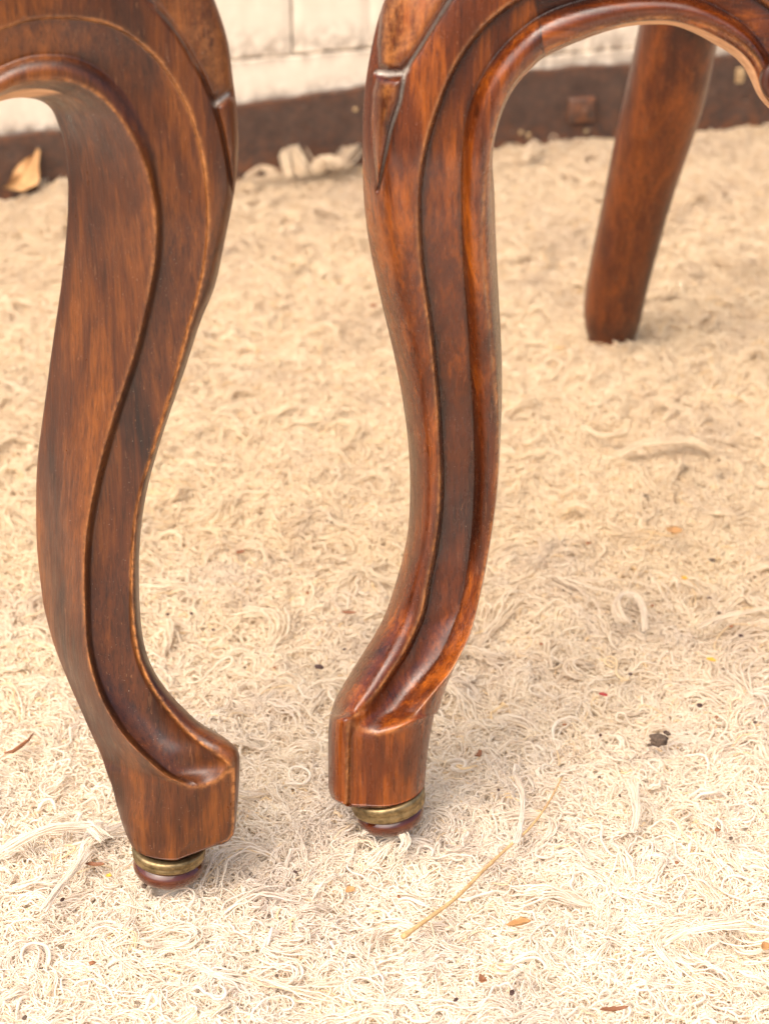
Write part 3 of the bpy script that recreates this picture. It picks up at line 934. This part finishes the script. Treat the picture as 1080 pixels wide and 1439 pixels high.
def yarn(N, npt, length, hgt, curl, bundle, spread, rad, seed, region='view', gather=0.0, wander=1.0):
    """N tufts, each a bundle of threads following one curling path that lies on the rug"""
    rs = np.random.default_rng(seed)
    # positions: uniform over what the camera sees plus a thinner border
    M = int(N * 1.0)
    yy = 0.66 + (1.86 - 0.66) * rs.random(M * 3)
    xx = -0.46 + 0.96 * rs.random(M * 3)
    half = 0.165 * np.sqrt(yy ** 2 + 0.42) + 0.05
    keep = (np.abs(xx) < half) | (rs.random(M * 3) < 0.25)
    keep &= yy < wall_y(xx) - 0.010
    xx, yy = xx[keep][:M], yy[keep][:M]
    M = len(xx)
    if gather:
        g_ = vnoise(xx, yy, 45, 11)
        k = rs.random(M) < np.clip(g_ * 2.0 - 0.3, 0.08, 1) * gather + (1 - gather)
        xx, yy = xx[k], yy[k]; M = len(xx)
    flow = (vnoise(xx, yy, 9, 21) - 0.5) * 7 + (vnoise(xx, yy, 3, 22) - 0.5) * 4
    th = flow + rs.normal(size=M) * wander
    k0 = rs.normal(size=M) * curl
    k1 = rs.normal(size=M) * curl * 1.2
    k2 = rs.normal(size=M) * curl
    Lg = length * np.exp(rs.normal(size=M) * 0.38)
    H = hgt * (0.35 + rs.random(M) ** 1.6 * 1.3)
    # bundle
    nb = np.maximum(1, rs.poisson(bundle, M)) if bundle > 1 else np.ones(M, int)
    rep = np.repeat(np.arange(M), nb)
    T = len(rep)
    a = th[rep] + rs.normal(size=T) * 0.10
    kk0 = k0[rep] + rs.normal(size=T) * curl * 0.10
    kk1 = k1[rep] + rs.normal(size=T) * curl * 0.16
    kk2 = k2[rep] + rs.normal(size=T) * curl * 0.22
    LL = Lg[rep] * (0.80 + 0.35 * rs.random(T))
    HH = H[rep] * (0.7 + 0.5 * rs.random(T))
    x = xx[rep] + rs.normal(size=T) * spread; y = yy[rep] + rs.normal(size=T) * spread
    P = np.zeros((T, npt, 3))
    ds = LL / (npt - 1)
    for i in range(npt):
        u = i / (npt - 1)
        P[:, i, 0] = x; P[:, i, 1] = y
        z = rug_h(x, y) - 0.0045 + HH * np.sin(math.pi * np.clip(u * 1.08, 0, 1)) ** 0.8 + (1 - u) * 0.0006
        P[:, i, 2] = z
        kap = kk0 + kk1 * math.sin(u * 5.0) + kk2 * math.cos(u * 9.0)
        a = a + kap * ds
        x = x + np.cos(a) * ds; y = y + np.sin(a) * ds
    # small kinks along the threads
    P[:, :, :2] += smooth_rand(rs, T, npt, 0.0004)
    P[:, :, 2] += smooth_rand(rs, T, npt, 0.0005)[..., 0]
    bad = np.zeros(T, bool)
    for fx, fy, fr in feet:
        bad |= (np.hypot(P[:, :, 0] - fx, P[:, :, 1] - fy) < fr).any(1)
    bad |= (P[:, :, 1] > wall_y(P[:, :, 0]) - 0.010).any(1)
    P = P[~bad]; T = len(P)
    r = rad * (0.7 + 0.7 * rs.random(T))
    RR = r[:, None] * np.interp(np.arange(npt) / (npt - 1), [0, 0.1, 0.85, 1], [0.8, 1, 0.9, 0.35])[None, :]
    return P, RR

def smooth_rand(rs, T, npt, amp):
    v = rs.normal(size=(T, npt, 2)) * amp
    v[:, 1:-1] = (v[:, :-2] + 2 * v[:, 1:-1] + v[:, 2:]) / 4 * 1.6
    return v

def hair(name, sets, mat, parent, origin):
    cu = bpy.data.hair_curves.new(name)
    sizes, pos, rad = [], [], []
    for P, RR in sets:
        sizes += [P.shape[1]] * P.shape[0]
        pos.append((P - origin).reshape(-1, 3)); rad.append(RR.reshape(-1))
    cu.add_curves(sizes)
    pos = np.concatenate(pos).astype(np.float32); rad = np.concatenate(rad).astype(np.float32)
    cu.attributes['position'].data.foreach_set('vector', pos.reshape(-1))
    ra = cu.attributes.get('radius') or cu.attributes.new('radius', 'FLOAT', 'POINT')
    ra.data.foreach_set('value', rad)
    cu.materials.append(mat)
    o = bpy.data.objects.new(name, cu)
    link(o, parent)
    print(name, len(sizes), 'threads', len(pos), 'points')
    return o

sets = [
    yarn(210000, 6, 0.0075, 0.0016, 210, 1, 0.0, 0.00033, 31, wander=2.5),                     # woolly ground of short ends
    yarn(9500, 12, 0.020, 0.0030, 90, 9, 0.0012, 0.00025, 32, gather=0.9, wander=0.9),          # frayed bundles
    yarn(5000, 16, 0.026, 0.0038, 150, 1, 0.0, 0.00044, 33, gather=0.7, wander=1.6),            # single curls
    yarn(900, 12, 0.016, 0.0045, 120, 2, 0.0010, 0.00055, 36, gather=0.5, wander=1.6),          # thick plied ends
    yarn(600, 18, 0.038, 0.0055, 60, 12, 0.0011, 0.00031, 34, wander=0.8),                      # long locks
]
# a few locks that stand out: coil right of the leg, tufts by the wall, strands over the feet
def lock(pxs, n, spread, rad, z0, z1, seed, npt=22):
    rs = np.random.default_rng(seed)
    t0 = np.linspace(0, 1, len(pxs)); ts = np.linspace(0, 1, npt)
    x = pchip(t0, [p[0] for p in pxs], ts); y = pchip(t0, [p[1] for p in pxs], ts)
    z = z0 + (z1 - z0) * np.sin(np.pi * ts) ** 0.8
    base = on_ground(x, y, 0.0) ; base = CPOS + ray(x, y) * ((z - CAM_H) / ray(x, y)[:, 2])[:, None]
    P = np.repeat(base[None], n, 0)
    P += rs.normal(size=(n, 1, 3)) * spread * np.array([1, 1, 0.5])
    P += rs.normal(size=(n, 1, 3)) * spread * ts[None, :, None] ** 2 * 1.6 * np.array([1, 1, 0.3])
    P += np.cumsum(rs.normal(size=(n, npt, 3)), axis=1) * 0.00010
    P[:, :, 2] = np.maximum(P[:, :, 2], 0.001)
    return P, np.full((n, npt), rad) * np.interp(ts, [0, .9, 1], [1, .9, .4])[None] * (0.8 + 0.4 * rs.random((n, 1)))
locks = [
    ([(905, 885), (903, 858), (893, 838), (877, 834), (866, 848), (872, 866), (884, 874)], 16, 0.0007, 0.00034, 0.0065, 0.010),
    ([(1080, 852), (1050, 858), (1015, 866), (985, 880)], 10, 0.0008, 0.00036, 0.0065, 0.007),
    ([(890, 1165), (895, 1140), (893, 1115), (888, 1095)], 16, 0.0009, 0.00036, 0.0065, 0.009),
    ([(725, 1185), (733, 1150), (735, 1120), (722, 1090)], 12, 0.0006, 0.00032, 0.0065, 0.008),
    ([(935, 1325), (965, 1310), (1000, 1303), (1045, 1298)], 12, 0.0008, 0.00036, 0.0065, 0.008),
    ([(5, 1195), (40, 1175), (80, 1162), (120, 1160), (145, 1178)], 18, 0.0010, 0.00036, 0.0065, 0.009),
    ([(60, 1280), (85, 1245), (110, 1215), (125, 1195)], 18, 0.0009, 0.00036, 0.0065, 0.009),
    ([(510, 1172), (535, 1158), (558, 1166), (570, 1185), (560, 1200)], 12, 0.0008, 0.00034, 0.0065, 0.008),
    ([(870, 640), (915, 622), (965, 620), (1000, 632)], 16, 0.0010, 0.00040, 0.0065, 0.009),
    ([(405, 245), (400, 222), (410, 208), (418, 225), (424, 245)], 40, 0.0024, 0.00045, 0.0065, 0.014),
    ([(445, 240), (460, 222), (478, 230), (492, 212), (506, 200)], 40, 0.0024, 0.00045, 0.0065, 0.014),
    ([(738, 225), (745, 205), (752, 200), (750, 225)], 14, 0.0014, 0.00045, 0.0065, 0.012),
    ([(60, 262), (62, 235), (85, 230), (95, 262)], 14, 0.0016, 0.00045, 0.0065, 0.012),
    ([(345, 250), (370, 235), (388, 245)], 12, 0.0016, 0.00045, 0.0065, 0.009),
    ([(820, 600), (850, 612), (880, 606)], 10, 0.0010, 0.00040, 0.0065, 0.008),
    ([(210, 1030), (235, 1012), (262, 1020), (285, 1010)], 10, 0.0009, 0.00034, 0.0065, 0.006),
]
for i, (pp, n_, sp_, rd_, z0_, z1_) in enumerate(locks):
    sets.append(lock(pp, n_, sp_, rd_, z0_, z1_, 500 + i))
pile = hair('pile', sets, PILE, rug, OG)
tag(pile, kind='stuff')
bpy.context.scene.cycles_curves.shape = 'THICK' if hasattr(bpy.context.scene, 'cycles_curves') else 'THICK'
scene.cycles_curves.subdivisions = 2

# ------------------------------------------------------------------ bits lying on the rug
def flat_mat(name, c1, c2, rough=0.7, scale=300):
    w = NT(name)
    w.l(w.ramp(w.noise(w.coord((1, 1, 1)), scale, 4, 0.6), [(0.3, c1), (0.7, c2)]), w.b.inputs['Base Color'])
    w.b.inputs['Roughness'].default_value = rough
    w.l(w.bump(w.noise(w.coord((1, 1, 1)), scale * 2, 4, 0.6), 0.5, 0.0006), w.b.inputs['Normal'])
    return w.mat
STRAW = flat_mat('dry_straw', (0.40, 0.24, 0.10), (0.62, 0.42, 0.20))
LEAF = flat_mat('dry_leaf', (0.36, 0.18, 0.065), (0.52, 0.30, 0.12), 0.7, 160)
LEAFB = flat_mat('brown_leaf', (0.16, 0.06, 0.025), (0.30, 0.12, 0.045), 0.6, 200)
YELLOW = flat_mat('yellow_petal', (0.62, 0.30, 0.02), (0.75, 0.42, 0.05), 0.6, 300)
SOIL = flat_mat('dark_soil', (0.045, 0.030, 0.020), (0.16, 0.11, 0.075), 0.9, 1400)
SEED = flat_mat('seed_husk', (0.030, 0.012, 0.010), (0.070, 0.028, 0.018), 0.5, 900)
RED = flat_mat('red_petal', (0.25, 0.02, 0.02), (0.38, 0.04, 0.03), 0.5, 400)

def tube(name, pts, radii, mat, label, cat, group=None, n=10):
    P = np.array(pts, float)
    T = np.gradient(P, axis=0); T /= np.linalg.norm(T, axis=1)[:, None]
    up = np.array([0, 0, 1.0])
    S_ = np.cross(T, up); S_ /= np.linalg.norm(S_, axis=1)[:, None] + 1e-9
    Q = np.cross(S_, T)
    V = []
    for i in range(len(P)):
        for k in range(n):
            a = 2 * math.pi * k / n
            V.append(P[i] + radii[i] * (math.cos(a) * S_[i] + math.sin(a) * Q[i]))
    F = grid_faces(len(P), n, True)
    F.append(list(range(n))[::-1]); F.append([(len(P) - 1) * n + k for k in range(n)])
    o = mesh_obj(name, V, F, mat, None, True, P[0])
    tag(o, label, cat, group)
    return o

kp = [(565, 1317), (600, 1292), (640, 1262), (680, 1222), (712, 1192), (745, 1162), (770, 1128), (790, 1091)]
t0 = np.linspace(0, 1, len(kp)); ts = np.linspace(0, 1, 60)
sx = pchip(t0, [k[0] for k in kp], ts); sy = pchip(t0, [k[1] for k in kp], ts)
pts = [on_ground(a, b, 0.0062 + 0.0010 * math.sin(9 * c)) for a, b, c in zip(sx, sy, ts)]
rad = 0.00100 - 0.00060 * ts + 0.0003 * np.exp(-((ts - 0.47) / 0.012) ** 2) + 0.0004 * np.exp(-((ts - 0.02) / 0.02) ** 2)
tube('straw', pts, rad, STRAW, 'thin dry straw lying on the rug in front of the chair on the right', 'straw')

def chip(name, px, py, w, h, ang, mat, label, cat, lift=0.004, curl=0.25, tip=1.0, seed=0, group=None, stand=0.0):
    """a curled flake of leaf or petal w x h millimetres"""
    rs = np.random.default_rng(seed + 100)
    n, m = 9, 9
    c = on_ground(px, py, lift)
    V = []
    for i in range(n):
        u = i / (n - 1) * 2 - 1
        wid = (1 - abs(u) ** 2.2) ** 0.6 * (1 + 0.12 * rs.normal()) if i not in (0, n - 1) else 0.12 * tip
        for j in range(m):
            v = (j / (m - 1) * 2 - 1)
            x = u * w / 2; y = v * wid * h / 2
            z = curl * h * (v * v * wid * wid) + 0.12 * w * u * u + 0.03 * h * rs.normal()
            V.append((x, y, z))
    V = np.array(V) / 1000
    # thickness
    V2 = V.copy(); V2[:, 2] -= 0.00022
    F = grid_faces(n, m) + [(a + n * m, d_ + n * m, c_ + n * m, b_ + n * m) for a, b_, c_, d_ in grid_faces(n, m)]
    ring = [j for j in range(m)] + [i * m + m - 1 for i in range(1, n)] + [(n - 1) * m + j for j in range(m - 2, -1, -1)] + [i * m for i in range(n - 2, 0, -1)]
    for k in range(len(ring)):
        k2 = (k + 1) % len(ring)
        F.append((ring[k], ring[k] + n * m, ring[k2] + n * m, ring[k2]))
    V = np.concatenate([V, V2])
    rot = np.array(Euler((stand, rs.normal() * 0.12, ang)).to_matrix())
    o = mesh_obj(name, V @ rot.T + c, F, mat, None, True, c)
    tag(o, label, cat, group)
    return o

def lump(name, px, py, r_, mat, label, cat, flat=0.6, seed=0, group=None, lift=None, elong=1.0, ang=0.0, rough=0.25):
    import bmesh
    from mathutils import noise as mn
    bm = bmesh.new(); bmesh.ops.create_icosphere(bm, subdivisions=3 if r_ > 2 else 2, radius=1)
    V = []
    for v in bm.verts:
        p = v.co
        k = 1 + rough * mn.noise(p * 1.8 + Vector((seed * 3.1, 0, 0))) + rough * 0.8 * mn.noise(p * 5 + Vector((0, seed * 1.7, 0)))
        V.append((p.x * k * r_ * elong, p.y * k * r_ / math.sqrt(elong), p.z * k * r_ * flat))
    F = [[v.index for v in f.verts] for f in bm.faces]; bm.free()
    ca, sa = math.cos(ang), math.sin(ang)
    V = np.array(V) / 1000
    V = np.stack([V[:, 0] * ca - V[:, 1] * sa, V[:, 0] * sa + V[:, 1] * ca, V[:, 2]], 1)
    c = on_ground(px, py, (0.0035 + r_ * flat / 2000) if lift is None else lift)
    o = mesh_obj(name, V + c, F, mat, None, True, c)
    tag(o, label, cat, group)
    return o

# the big dry leaf at the wall foot (stands on its edge)
c0 = on_ground(31, 262, 0.010)
out = [(0, 0), (5, 3), (9, 12), (13, 17), (19, 20), (24, 22), (27, 27), (29, 24), (27, 14), (27, 5), (25, 0), (14, -3)]
cx_, cy_ = 16, 9
V = []; F = []
NR = 6
for q in range(NR + 1):
    f_ = q / NR
    for k, (a, b_) in enumerate(out):
        x = cx_ + (a - cx_) * f_; z = cy_ + (b_ - cy_) * f_
        V.append(((x - 14) / 1000, 0.0035 * math.sin(x * 0.16) + 0.003 * f_ * math.cos(k * 2.2) , z / 1000))
V = np.array(V); V2 = V + np.array([0, 0.0004, 0])
no = len(out); NV = len(V)
F = grid_faces(NR + 1, no, True) + [tuple(NV + i for i in f[::-1]) for f in grid_faces(NR + 1, no, True)]
for k in range(no):
    a = NR * no + k; b_ = NR * no + (k + 1) % no
    F.append((a, NV + a, NV + b_, b_))
V = np.concatenate([V, V2])
rot = np.array(Euler((R(-28), 0, R(10))).to_matrix())
o = mesh_obj('dry_leaf', V @ rot.T + c0, F, LEAF, None, True, c0)
tag(o, 'large curled tan dry leaf leaning against the metal strip at far left', 'leaf')

chip('dry_leaf', 946, 748, 14, 8.5, R(80), LEAF, 'small pale tan leaf on the rug below the rear chair leg', 'leaf', 0.0085, 0.2, seed=1)
chip('petal', 961, 813, 3.6, 3.4, 0.3, YELLOW, 'tiny bright yellow petal on the rug near the right edge', 'petal', 0.0045, 0.3, seed=2)
chip('petal', 847, 977, 5.0, 2.4, R(-35), RED, 'tiny dark red petal on the rug right of the front right foot', 'petal', 0.0045, 0.3, seed=3)
chip('dry_leaf', 728, 1300, 11, 3.0, R(14), LEAF, 'slim orange brown leaf curl on the rug right of the straw', 'leaf', 0.005, 0.6, seed=4)
chip('dry_leaf', 678, 1378, 3.2, 5.0, 0.5, LEAFB, 'small brown leaf shred at the bottom, right of centre', 'leaf', 0.005, 0.4, seed=5)
chip('dry_leaf', 133, 1216, 9, 2.4, 0.0, LEAFB, 'narrow brown leaf shred on the rug left of the front left foot', 'leaf', 0.005, 0.4, seed=6)
chip('petal', 153, 1231, 2.6, 2.2, 0.0, YELLOW, 'tiny orange petal on the rug just left of the left foot', 'petal', 0.0048, 0.3, seed=7)
chip('dry_leaf', 490, 862, 8, 2.6, R(-4), LEAFB, 'thin brown leaf shred on the rug between the two front legs', 'leaf', 0.0045, 0.4, seed=8)
chip('dry_leaf', 338, 777, 5, 3.2, R(20), LEAFB, 'dull brown crumpled leaf bit right of the left leg', 'leaf', 0.004, 0.4, seed=9)
chip('dry_leaf', 524, 431, 5.5, 3.4, R(-15), LEAFB, 'reddish brown leaf bit on the rug beside the middle of the right leg', 'leaf', 0.005, 0.4, seed=10)
chip('dry_leaf', 492, 1252, 4.5, 4.0, 0.3, LEAF, 'pale tan leaf crumb on the rug below the right foot', 'leaf', 0.0045, 0.4, seed=11)
chip('dry_leaf', 862, 1420, 12, 2.6, R(12), LEAFB, 'long reddish brown leaf shred at the bottom edge of the rug', 'leaf', 0.005, 0.5, seed=12)
chip('dry_leaf', 1075, 1332, 6, 4.0, R(60), LEAF, 'orange leaf bit cut by the right edge near the bottom', 'leaf', 0.005, 0.4, seed=13)
chip('dry_leaf', 998, 928, 5, 2.5, R(-10), YELLOW, 'faint yellow leaf flake on the rug at mid right', 'leaf', 0.0045, 0.4, seed=14)
chip('dry_leaf', 672, 1062, 3.0, 5.0, R(-30), LEAFB, 'small brown leaf bit just right of the brass ringed right foot', 'leaf', 0.0045, 0.4, seed=15)
tw = [on_ground(a, b, 0.004) for a, b in ((6, 1058), (18, 1056), (30, 1048), (40, 1040), (47, 1031))]
tube('twig', tw, [0.0004, 0.0009, 0.0010, 0.0007, 0.0003], LEAFB, 'short crooked brown twig on the rug at the left edge', 'twig')
lump('soil_crumb', 924, 1040, 3.6, SOIL, 'dark crumbly clod of soil on the rug, largest dark speck', 'soil', 0.7, 1, rough=0.42, elong=1.25)
lump('soil_crumb', 938, 1031, 1.3, SOIL, 'tiny soil crumb touching the upper right of the dark clod', 'soil', 0.7, 5, rough=0.4)
lump('soil_crumb', 912, 1047, 1.1, SOIL, 'tiny soil crumb just left of the dark clod', 'soil', 0.7, 6, rough=0.4)
lump('seed', 448, 937, 1.9, SEED, 'black seed on the rug left of the right leg', 'seed', 0.5, 2, elong=1.4, ang=-0.4)
lump('seed', 982, 991, 1.5, SEED, 'round black seed on the rug above right of the soil clod', 'seed', 0.6, 3)
specks = [(885,947,1.0),(1007,1166,1.1),(1026,1178,1.0),(935,1029,1.2),(1027,880,1.2),(1009,861,1.1),(1040,893,1.2),(916,851,1.0),(1000,787,1.6),(843,1033,.9),(793,1018,.8),
          (384,362,1.2),(236,863,1.0),(386,938,.9),(203,1245,1.4),(88,1264,1.0),(130,1353,1.2),(389,1371,.9),(719,1395,1.3),(950,1212,.9),(841,1092,.8),
          (269,862,1.0),(432,833,1.1),(300,885,.9),(484,912,.9),(826,763,1.2),(908,697,1.1),(700,1110,.8),(1006,1008,.9),(870,1118,.8),(640,1405,1.0),(560,1260,.8),(35,1430,1.1),(996,840,.9),(760,905,1.0),(1060,1015,1.0),(415,1225,.8)]
marks = [('the dark soil clod', 924, 1040), ('the thin straw', 680, 1222), ('the left front foot', 240, 1215), ('the right front foot', 541, 1140),
         ('the foot of the rear leg', 857, 474), ('the small pale tan leaf', 946, 748), ('the coiled yarn loop', 885, 860), ('the left leg shaft', 160, 860), ('the bottom right corner', 1080, 1439), ('the bottom left corner', 0, 1439),
         ('the middle of the right leg', 640, 600), ('the red petal', 847, 977)]
info = []
for k, (a, b, r_) in enumerate(specks):
    dd_ = [math.hypot(a - m[1], b - m[2]) for m in marks]
    q = int(np.argmin(dd_)); m = marks[q]
    dx, dy = a - m[1], b - m[2]
    side = ('right of' if dx > 0 else 'left of') if abs(dx) > abs(dy) else ('below' if dy > 0 else 'above')
    if 'corner' in m[0]: side = 'near'
    info.append((q, side, dd_[q]))
order = ['nearest', 'second nearest', 'third nearest', 'fourth nearest', 'fifth nearest', 'sixth nearest', 'seventh nearest']
labels = []
for k, (q, side, dist) in enumerate(info):
    rank = sum(1 for j in info if j[:2] == (q, side) and j[2] < dist)
    labels.append('tiny dark speck %s %s, %s one' % (side, marks[q][0], order[rank]))
for i, (a, b, r_) in enumerate(specks):
    m_ = (SEED, LEAFB, SOIL)[i % 3]
    lump('speck', a, b, r_, m_, labels[i], 'speck', 0.6, 10 + i, 'tiny specks of dirt on the rug', elong=1.0 + 0.5 * random.random(), ang=random.random() * 3)
